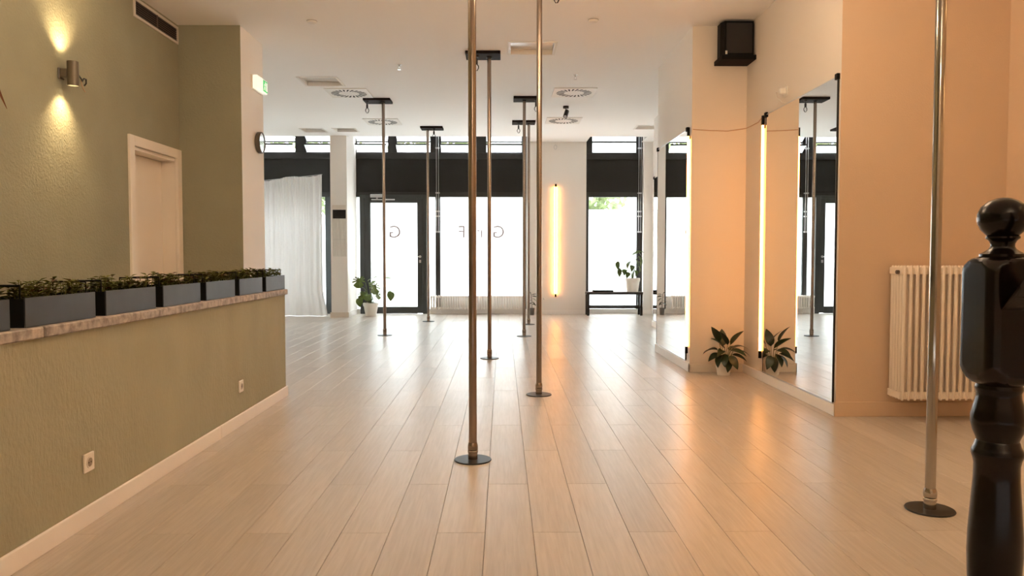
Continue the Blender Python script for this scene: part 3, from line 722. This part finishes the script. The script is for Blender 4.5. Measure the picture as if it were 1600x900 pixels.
# ------------------------------------------------------------------ radiators
def radiator(name, origin, nsec, pitch, ncol, cp, z0, z1, rx, ry, label, legs, paint='radiator_white'):
    r = thing(name, origin, label, 'radiator')
    m = MB()
    for k in range(ncol):
        y_ = -k*cp; n = 10
        ringp = lambda z, s=1.0: [(rx*s*math.cos(2*PI*q/n), y_+ry*s*math.sin(2*PI*q/n), z) for q in range(n)]
        zs = [(z0+0.006, .5), (z0+0.02, 1), (z1-0.02, 1), (z1-0.006, .5)]
        vs_ = [p for z, s_ in zs for p in ringp(z, s_)]; fs = [(i*n+q, i*n+(q+1)%n, (i+1)*n+(q+1)%n, (i+1)*n+q) for i in range(3) for q in range(n)] + [tuple(range(n))[::-1], tuple(3*n+q for q in range(n))]
        m.add(vs_, fs)
    d = (ncol-1)*cp
    hh = min(0.05, (z1-z0)*0.12)
    m.box(-pitch/2, pitch/2, -d-ry*0.55, ry*0.55, z0+0.018, z0+0.018+hh, 0.003); m.box(-pitch/2, pitch/2, -d-ry*0.55, ry*0.55, z1-0.018-hh, z1-0.018, 0.003)
    me = m.mesh('section', paint, True)
    for i in range(nsec): link('section', me, r, (i*pitch, 0, 0))
    for lx_ in legs: MB().tube([(lx_, -d/2, 0), (lx_, -d/2, z0+0.04)], 0.009, 8).build('leg', paint, r)
    return r, d
rr, d = radiator('column_radiator', (2.875, 5.615, 0), 14, 0.0465, 5, 0.040, 0.155, 1.137, 0.0135, 0.0165, 'tall cream column radiator on the warm wall at right', [])
m = MB(); m.lathe([(0.014, 0), (0.014, 0.02), (0, 0.02)], n=12); m.v = [(-v[2]-0.025, v[0]-d+0.03, v[1]+1.085) for v in m.v]; m.build('air_valve', 'grille_blade', rr)
m = MB()
for z in (0.3, 1.0): m.box(0.1, 0.13, 0.0, 0.065, z, z+0.03); m.box(0.5, 0.53, 0.0, 0.065, z, z+0.03)
m.build('wall_bracket', 'radiator_white', rr)
radiator('low_radiator', (-1.46, 15.86, 0), 37, 0.050, 3, 0.045, 0.095, 0.395, 0.0145, 0.020, 'long low white radiator under the wide frosted window', [0.21, 0.75, 1.3, 1.7], 'trim_white')

# ------------------------------------------------------------------ bench, flat box and plants
b = thing('bench', (2.26, 15.53, 0), 'low black slatted-side bench in front of the narrow window', 'bench')
B(-0.565, 0.565, -0.16, 0.16, 0.425, 0.47, 0.003).build('seat_board', 'black_metal', b)
for sx in (-1, 1):
    for sy in (-1, 1): B(sx*0.535-0.025, sx*0.535+0.025, sy*0.13-0.022, sy*0.13+0.022, 0, 0.425, 0.003).build('leg', 'black_metal', b)
for sy in (-1, 1): B(-0.51, 0.51, sy*0.13-0.012, sy*0.13+0.012, 0.145, 0.195, 0.002).build('stretcher', 'black_metal', b)
B(-0.565, 0.565, -0.165, 0.165, 0.47, 0.476).build('seat_top', 'pot_grey', b)
fb = thing('flat_case', (2.03, 15.50, 0.476), 'flat black case lying on the bench', 'case')
B(-0.20, 0.20, -0.12, 0.12, 0, 0.03, 0.004).build('body', 'black_plastic', fb)
B(-0.20, 0.20, -0.12, 0.12, 0.031, 0.036, 0.002).build('lid', 'black_metal', fb)

def leaf_mesh(name, L_, W_, arch, fold, material, n=7, tip=1.0, heart=0.0):
    vs_ = []; fs = []
    for i in range(n+1):
        t = i/n
        wv = math.sin(PI*min(1, t**(0.75 if not heart else 0.5)))**(0.85*tip) if 0 < t < 1 else 0.0
        ww = W_/2*wv
        a = arch*t; x = L_*(math.sin(a)/a*t if abs(a) > 1e-4 else t); z = -L_*((1-math.cos(a))/a*t if abs(a) > 1e-4 else 0)
        vs_ += [(x, -ww, z+fold*ww), (x, 0, z), (x, ww, z+fold*ww)]
    for i in range(n):
        o = 3*i
        fs += [(o, o+3, o+4, o+1), (o+1, o+4, o+5, o+2)]
    th = 0.0012; k = len(vs_)
    vs_ += [(x, y, z-th) for x, y, z in vs_]; fs += [tuple(q+k for q in f[::-1]) for f in fs]
    m = MB().add(vs_, fs)
    me = bpy.data.meshes.new(name); me.from_pydata(m.v, [], m.f); me.materials.append(M[material]); me.polygons.foreach_set('use_smooth', [True]*len(me.polygons)); me.update()
    return me
def place(o, p, direction, roll=0.0):
    x = Vector(direction).normalized(); up = Vector((0,0,1))
    if abs(x.dot(up)) > 0.98: up = Vector((0,1,0))
    y = up.cross(x).normalized(); z = x.cross(y)
    mt = Matrix((x, y, z)).transposed().to_4x4() @ Matrix.Rotation(roll, 4, 'X'); mt.translation = Vector(p); o.matrix_local = mt
def pot(parent, r0, r1, h, material, rim=0.012):
    return MB().lathe([(r0, 0), (r0+(r1-r0)*0.75, h*0.75), (r1, h*0.76), (r1+rim*0.4, h*0.98), (r1, h), (r1-rim, h), (r1-rim-0.004, h*0.85), (0, h*0.85)], n=32).build('pot', material, parent, True)

# peace lily in the alcove corner
pl = thing('potted_lily', (2.235, 7.70, 0), 'dark leafy lily in a white pot in the orange alcove corner', 'potted plant')
pot(pl, 0.062, 0.082, 0.15, 'pot_white', 0.006)
MB().lathe([(0.0, 0.13), (0.072, 0.13), (0.0, 0.135)], n=20).build('soil', 'soil', pl)
lm = [leaf_mesh('leaf', 0.20, 0.095, 0.5, 0.25, 'lily_leaf'), leaf_mesh('leaf', 0.19, 0.072, 1.3, 0.25, 'lily_leaf'), leaf_mesh('leaf', 0.165, 0.085, 0.9, 0.2, 'lily_leaf')]
spec = [(-0.05, -0.02, 0.33, (-0.35, -0.1, 1.0), 0), (0.04, 0.0, 0.30, (-0.45, -0.15, 1.0), 0), (0.07, 0.01, 0.30, (0.55, -0.1, 1.0), 0), (0.0, -0.03, 0.27, (-0.6, -0.3, 0.7), 0),
        (-0.06, 0.0, 0.25, (-1, -0.1, 0.45), 1), (-0.05, -0.05, 0.22, (-0.9, -0.5, -0.05), 2), (0.08, -0.01, 0.27, (1, -0.05, 0.6), 1), (0.09, -0.02, 0.24, (1, -0.15, 0.35), 1),
        (0.07, -0.05, 0.21, (1, -0.4, 0.0), 2), (-0.01, -0.07, 0.22, (-0.25, -0.7, -0.35), 2), (0.04, -0.07, 0.20, (0.35, -0.7, -0.5), 2), (-0.04, -0.06, 0.21, (-0.6, -0.7, -0.4), 2),
        (0.02, -0.07, 0.19, (0.05, -0.6, -0.8), 2), (0.0, 0.05, 0.28, (0.1, 0.25, 1.0), 0), (-0.03, 0.05, 0.24, (-0.8, 0.3, 0.3), 1), (0.05, -0.05, 0.25, (0.5, -0.6, 0.25), 1), (-0.02, -0.05, 0.25, (-0.3, -0.8, 0.3), 1), (0.06, 0.03, 0.24, (0.6, 0.3, 0.5), 2)]
st = MB()
for x, y, z, dr, k in spec:
    o = link('leaf', lm[k], pl); place(o, (x, y, z), dr, rnd.uniform(-0.5, 0.5))
    st.tube([(x*0.2, y*0.2, 0.13), (x*0.6, y*0.6, z*0.7), (x, y, z)], 0.0035, 5)
st.build('stems', 'stem_pale', pl, True)

# monstera by the column
def monstera_mesh(size):
    pts = []; n = 64
    for i in range(n+1):
        a = -PI + 2*PI*i/n           # 0 = tip direction
        r_ = size*(0.52 + 0.16*math.cos(a) - 0.22*math.exp(-((abs(a)-PI)/0.35)**2))
        ca = abs(a)
        if 0.5 < ca < 2.6 and (int((ca-0.5)/0.17) % 3 == 2): r_ *= 0.42
        pts.append((r_*math.cos(a)+size*0.35, r_*math.sin(a)))
    vs_ = [(size*0.35, 0, 0)] + [(x, y, -0.25*(x*x)/size + 0.18*abs(y)) for x, y in pts]
    fs = [(0, i, i+1) for i in range(1, n+1)]
    k = len(vs_); vs_ += [(x, y, z-0.0015) for x, y, z in vs_]; fs += [(a+k, c_+k, b_+k) for a, b_, c_ in fs]
    me = bpy.data.meshes.new('leaf'); me.from_pydata(vs_, [], fs); me.materials.append(M['monstera_leaf']); me.update(); return me
mo = thing('monstera_plant', (-2.63, 15.36, 0), 'large monstera with split leaves in a white pot beside the glass door', 'potted plant')
pot(mo, 0.105, 0.15, 0.265, 'pot_white'); MB().lathe([(0.0, 0.22), (0.13, 0.22), (0, 0.23)], n=20).build('soil', 'soil', mo)
mm = [monstera_mesh(0.24), monstera_mesh(0.19)]
plain = leaf_mesh('leaf', 0.21, 0.16, 0.6, 0.15, 'monstera_leaf')
mspec = [(-0.20, -0.10, 0.80, (-0.05, -0.6, -0.9), 0), (0.06, -0.10, 0.67, (0.35, -0.45, -0.8), 0), (-0.10, -0.12, 0.50, (-0.3, -0.6, -0.6), 1), (-0.05, 0.0, 0.70, (0.7, -0.2, 0.55), 2), (0.10, -0.10, 0.50, (0.55, -0.5, -0.6), 1),
         (0.22, 0.02, 0.74, (0.9, -0.1, 0.3), 3), (0.40, -0.05, 0.50, (0.15, -0.5, -0.9), 3), (0.24, 0.0, 0.47, (0.9, 0, 0.4), 3), (-0.20, -0.06, 0.38, (-0.1, -0.5, -0.9), 3), (-0.02, -0.14, 0.45, (0.0, -0.8, -0.4), 1), (0.0, 0.1, 0.62, (0.2, 0.6, 0.5), 1), (-0.14, 0.02, 0.56, (-0.6, -0.1, 0.3), 3)]
st = MB()
for x, y, z, dr, k in mspec:
    o = link('leaf', [mm[0], mm[1], mm[1], plain][k], mo); place(o, (x, y, z), dr, rnd.uniform(-0.3, 0.3))
    st.tube([(x*0.1, y*0.1, 0.22), (x*0.45, y*0.45, 0.22+(z-0.22)*0.75), (x, y, z)], 0.006, 6)
st.build('stems', 'stem_green', mo, True)
m = MB()
for q in range(90):
    a = rnd.uniform(0, 2*PI); rr_ = rnd.uniform(0, 0.12); p = Vector((rr_*math.cos(a), rr_*math.sin(a), 0.23+rnd.uniform(0, 0.12)))
    leaf_quad(m, p, Vector((math.cos(a), math.sin(a), rnd.uniform(0, 0.6))).normalized(), Vector((0,0,1)), rnd.uniform(0.03, 0.06), 0.025)
tag(m.build('undergrowth', 'pothos_leaf', mo), kind='stuff')

# trailing plant on the bench
tp = thing('potted_pothos', (2.635, 15.53, 0.476), 'trailing leafy plant in a white pot standing on the bench', 'potted plant')
pot(tp, 0.115, 0.15, 0.275, 'pot_white', 0.01); MB().lathe([(0.0, 0.23), (0.13, 0.23), (0, 0.235)], n=20).build('soil', 'soil', tp)
pmesh = [leaf_mesh('leaf', 0.15, 0.11, 0.7, 0.15, 'pothos_leaf', heart=1), leaf_mesh('leaf', 0.19, 0.10, 0.6, 0.2, 'pothos_leaf')]
pspec = [(-0.30, 0, 0.62, (-0.1, -0.4, -0.9), 1), (-0.27, -0.03, 0.48, (0.0, -0.3, -1), 1), (-0.17, -0.06, 0.46, (-0.1, -0.6, -0.8), 0), (-0.10, 0.0, 0.70, (-0.9, -0.2, 0.2), 1), (-0.02, -0.03, 0.74, (0.7, -0.3, 0.5), 1), (0.05, 0, 0.80, (0.8, -0.2, 0.2), 1),
         (-0.06, -0.05, 0.62, (-0.5, -0.5, -0.6), 1), (0.03, -0.05, 0.68, (0.5, -0.4, -0.6), 1), (0.12, -0.04, 0.72, (0.5, -0.3, -0.8), 1), (-0.02, -0.08, 0.54, (-0.1, -0.6, -0.7), 0), (0.06, -0.08, 0.44, (0.1, -0.5, -0.8), 0), (0.12, -0.06, 0.52, (0.3, -0.5, -0.8), 0), (-0.10, -0.08, 0.40, (-0.2, -0.6, -0.7), 0), (0.14, -0.02, 0.62, (0.3, -0.2, -0.9), 0), (0.09, -0.02, 0.82, (0.6, -0.2, -0.5), 1)]
st = MB()
for x, y, z, dr, k in pspec:
    o = link('leaf', pmesh[k], tp); place(o, (x, y, z), dr, rnd.uniform(-0.6, 0.6))
    st.tube([(x*0.1, y*0.1, 0.23), (x*0.35, y*0.4, 0.23+(z-0.23)*0.8), (x, y, z)], 0.004, 5)
st.build('stems', 'stem_green', tp, True)

# small dark plant at the pier
sp_ = thing('small_potted_plant', (0.60, 15.55, 0), 'small sparse plant in a grey pot behind the slim pole pair', 'potted plant')
pot(sp_, 0.042, 0.052, 0.145, 'pot_grey', 0.004)
dm = leaf_mesh('leaf', 0.12, 0.045, 0.8, 0.2, 'dark_leaf')
st = MB(); st.tube([(0, 0, 0.12), (-0.005, 0, 0.30), (-0.02, 0, 0.44)], 0.006, 6)
for x, z, dr in [(-0.02, 0.44, (-0.5, -0.3, 0.5)), (0, 0.38, (0.9, -0.3, 0.2)), (0.0, 0.34, (0.9, -0.2, -0.2)), (0, 0.30, (-0.9, -0.4, 0.1)), (0.0, 0.27, (0.8, -0.5, -0.4)), (-0.01, 0.40, (0.7, -0.2, 0.5)), (0, 0.25, (-0.7, -0.5, -0.1)), (-0.01, 0.36, (-0.9, 0.0, 0.3)), (0, 0.22, (0.5, -0.7, 0.2))]:
    o = link('leaf', dm, sp_); place(o, (x, 0, z), dr, rnd.uniform(-0.5, 0.5))
st.build('stem', 'bark', sp_, True)

# tall dry-leaved plant out of frame at left, one leaf tip hangs into view
dp_ = thing('dry_palm', (-1.98, 2.33, 0.918), 'reddish dry leaf tip of a plant at the left edge', 'plant')
pot(dp_, 0.05, 0.07, 0.12, 'pot_grey', 0.005)
st = MB().tube([(0, 0, 0.1), (0.01, 0.02, 0.6), (0, 0.05, 1.05)], 0.008, 6); st.build('stem', 'bark', dp_, True)
def ribbon_leaf(pts, w_):
    m = MB(); n = len(pts); vs_ = []
    for i, p in enumerate(pts):
        ww = w_*math.sin(PI*(0.12 + 0.88*i/(n-1)))*0.5 if i < n-1 else 0.0005
        vs_ += [(p[0]-ww, p[1]-ww*0.3, p[2]), (p[0], p[1], p[2]+0.002), (p[0]+ww, p[1]+ww*0.3, p[2])]
    vs_ += [(x, y, z-0.0015) for x, y, z in vs_]; k = 3*n
    for i in range(n-1):
        o = 3*i
        for q in (0, k): m.f += [(o+q, o+3+q, o+4+q, o+1+q), (o+1+q, o+4+q, o+5+q, o+2+q)]; m.mi += [0, 0]
    m.v = vs_; return m
tips = [(0.236, 0.42, 0.80), (-0.45, 0.25, 0.75), (-0.35, -0.45, 0.70), (0.12, -0.5, 0.72), (-0.55, -0.1, 0.9)]
for tx, ty, tz in tips:
    pts = []
    for i in range(11):
        t = i/10; h_ = t**0.8
        pts.append((tx*h_, 0.05 + (ty-0.05)*h_, 1.04 + 0.16*math.sin(PI*min(1, t*1.3)*0.75) - (1.04+0.16*math.sin(PI*0.75) - tz)*t**2.6))
    ribbon_leaf(pts, 0.05).build('leaf', 'dry_leaf', dp_)

# ------------------------------------------------------------------ curtain
cu = thing('curtain', (-4.1, 15.4, 0), 'long white gathered curtain hanging at the left window and pooling on the floor', 'curtain')
m = MB(); NX, NZ = 150, 26
vs_ = []
for j in range(NZ+1):
    t = j/NZ
    for i in range(NX+1):
        s = i/NX
        x = -0.80 + 1.32*s; 
        ztop = 2.70 + 0.115*s - 0.02*math.sin(s*PI*3)
        z = ztop*(1-t) + 0.012*t
        flare = 0.10*max(0, t-0.82)/0.18*(s**2) 
        amp = 0.011 + 0.007*math.sin(7*s+1)
        y = 0.10 - 0.15*s + amp*math.sin(s*66 + 2.4*math.sin(6*s) + 0.5*t) + 0.014*math.sin(s*41+1.5*t+1.1*math.sin(9*s)) + 0.010*math.sin(s*150)*(1-t)
        if t > 0.93: y -= (t-0.93)*1.6*(0.6+0.4*math.sin(s*23))
        vs_.append((x + flare, y, max(0.006, z)))
fs = [(j*(NX+1)+i, j*(NX+1)+i+1, (j+1)*(NX+1)+i+1, (j+1)*(NX+1)+i) for j in range(NZ) for i in range(NX)]
m.add(vs_, fs); m.build('cloth', 'curtain', cu, True)
MB().tube([(-0.82, 0.10, 2.695), (-0.1, 0.02, 2.755), (0.53, -0.05, 2.815)], 0.006, 6).build('wire', 'silver', cu)

# ------------------------------------------------------------------ newel post and handrail
nw = thing('stair_newel', (0.908, 1.385, 0), 'dark turned wooden stair newel post with ball top and handrail', 'newel post')
k = 1.0
MB().lathe([(0.0, 1.306), (0.012, 1.3045), (0.025, 1.299), (0.036, 1.289), (0.0415, 1.277), (0.0425, 1.268), (0.041, 1.258), (0.036, 1.248), (0.028, 1.2395), (0.0255, 1.237), (0.0275, 1.235), (0.0275, 1.232), (0.0225, 1.228), (0.0195, 1.222), (0.0195, 1.217), (0.022, 1.2125), (0.029, 1.2075), (0.034, 1.205), (0.037, 1.2035), (0.037, 1.197), (0.0, 1.197)], n=36).build('ball_finial', 'wood_dark', nw, True)
m = MB(); a = 0.050; n = 64; rings = []
zs = [1.199, 1.195, 1.19, 1.184, 1.177, 1.168, 1.157, 1.02, 1.005, 0.995, 0.985, 0.977, 0.970, 0.966]
rr_ = [0.0375, 0.048, 0.054, 0.059, 0.063, 0.067, 0.0675, 0.0675, 0.0675, 0.064, 0.059, 0.053, 0.046, 0.036]
for z, r_ in zip(zs, rr_):
    for q in range(n):
        th = 2*PI*(q+0.5)/n; rad = min(r_, a/max(abs(math.cos(th)), abs(math.sin(th))), 0.064)
        rings.append((rad*math.cos(th), rad*math.sin(th), z))
fs = [(i*n+q, i*n+(q+1)%n, (i+1)*n+(q+1)%n, (i+1)*n+q) for i in range(len(zs)-1) for q in range(n)] + [tuple(range(n)), tuple((len(zs)-1)*n+q for q in range(n))]
m.add(rings, fs); m.build('block', 'wood_dark', nw, True)
prof = [(0.0, 0.968), (0.036, 0.968), (0.0385, 0.962), (0.0385, 0.957), (0.036, 0.951), (0.0365, 0.942), (0.041, 0.925), (0.0445, 0.908), (0.0445, 0.895), (0.041, 0.880), (0.036, 0.868), (0.0345, 0.863), (0.0365, 0.859), (0.038, 0.853), (0.040, 0.849), (0.0425, 0.843), (0.0425, 0.837), (0.0395, 0.828), (0.0375, 0.818), (0.038, 0.79), (0.041, 0.745), (0.0445, 0.69), (0.0455, 0.655), (0.044, 0.615), (0.040, 0.55), (0.036, 0.50), (0.033, 0.45), (0.036, 0.44), (0.036, 0.43), (0.030, 0.41), (0.045, 0.38), (0.05, 0.37), (0.05, 0.36), (0, 0.36)]
MB().lathe(prof, n=40).build('turned_shaft', 'wood_dark', nw, True)
B(-0.055, 0.055, -0.055, 0.055, 0, 0.362, 0.006).build('base_block', 'wood_dark', nw)
# handrail climbing towards the viewer
m = MB(); prof2 = [(-0.020, -0.035), (0.020, -0.035), (0.024, -0.015), (0.030, -0.008), (0.032, 0.008), (0.027, 0.022), (0.012, 0.029), (-0.012, 0.029), (-0.027, 0.022), (-0.032, 0.008), (-0.030, -0.008), (-0.024, -0.015)]
path = [(-0.045, 1.10), (-0.10, 1.155), (-0.70, 1.80)]
n = len(prof2); vs_ = []
for y, z in path:
    for u, v in prof2: vs_.append((u, y - 0.72*v, z + 0.72*v))
fs = [(i*n+q, i*n+(q+1)%n, (i+1)*n+(q+1)%n, (i+1)*n+q) for i in range(len(path)-1) for q in range(n)] + [tuple(range(n)), tuple((len(path)-1)*n+q for q in range(n))]
m.add(vs_, fs); m.build('handrail', 'wood_dark', nw, True)

# ------------------------------------------------------------------ unseen bowl lamps added outside the frame for warm fill light
for x, y, lab in ((-1.1, 4.4, 'added unseen bowl pendant near the half wall, for warm fill light'), (0.9, 4.4, 'added unseen bowl pendant near the foremost pole, for warm fill light'), (1.0, -1.6, 'added unseen bowl pendant behind the viewer, for warm fill light')):
    r = thing('fill_pendant', (x, y, H), lab, 'lamp', 'added bowl pendants out of view')
    MB().lathe([(0.05, 0), (0.05, -0.03), (0, -0.03)], n=20).build('canopy', 'black_metal', r, True)
    MB().tube([(0, 0, -0.03), (0, 0, -0.25)], 0.005, 6).build('cord', 'cable_black', r)
    R = 0.17; zc = -0.53
    MB().lathe([(R*math.sin(PI*i/12) if 0 < i < 12 else 0.0, zc + 0.05 + 0.8*R*math.cos(PI*i/12)) for i in range(13)], n=24).build('globe', 'fill_globe', r, True)
    bowl = [(0.235*math.cos(PI/2*i/8), zc - 0.20*math.sin(PI/2*i/8)) for i in range(9)]; bowl[-1] = (0.0, zc-0.20)
    inner = [(0.228*math.cos(PI/2*i/8), zc - 0.193*math.sin(PI/2*i/8)) for i in range(9)]; inner[-1] = (0.0, zc-0.193)
    MB().lathe(bowl[::-1] + inner, n=28).build('bowl', 'radiator_white', r, True)
    for k in range(3): MB().tube([(0, 0, -0.25), (0.23*math.cos(2*PI*k/3), 0.23*math.sin(2*PI*k/3), zc)], 0.003, 5).build('suspension_wire', 'cable_black', r)

# ------------------------------------------------------------------ outside: pavement and trees
struct(B(-30, 30, 16.3, 60, -0.25, -0.05).build('ground_outside', 'pavement'), 'pale pavement outside the shop windows', 'pavement')
rt_ = random.Random(11)
def tree(x, y, hgt, lab):
    r = thing('street_tree', (x, y, -0.05), lab, 'tree', 'street trees outside the windows')
    MB().tube([(0,0,0), (0.05,0,hgt*0.3), (0,0.05,hgt*0.6)], [0.16, 0.12, 0.06], 8).build('trunk', 'bark', r, True)
    m = MB()
    for q in range(2200):
        a = rt_.uniform(0, 2*PI); u = rt_.uniform(-1, 1); rr_ = rt_.uniform(0.55, 1.0)
        p = Vector((1.9*rr_*math.sqrt(1-u*u)*math.cos(a), 1.5*rr_*math.sqrt(1-u*u)*math.sin(a), hgt*0.58 + hgt*0.40*rr_*u))
        d = Vector((rt_.uniform(-1,1), rt_.uniform(-1,1), rt_.uniform(-1,1))).normalized()
        leaf_quad(m, p, d, Vector((rt_.uniform(-1,1), rt_.uniform(-1,1), 1)).normalized(), 0.30, 0.18)
    tag(m.build('crown', 'tree_leaf', r), kind='stuff')
for i, (x, y) in enumerate([(-10.4, 25), (-6.2, 25.2), (-2.0, 25), (2.2, 25.2), (6.4, 25)]):
    tree(x, y, 6.2 + 0.4*(i % 3), ['green street tree glimpsed through the louvres above the curtain', 'green street tree glimpsed through the louvres left of the column', 'green street tree glimpsed through the louvres above the glass door', 'pale green street tree glimpsed above the frosting of the bench window', 'green street tree outside to the right of the bench window'][i])
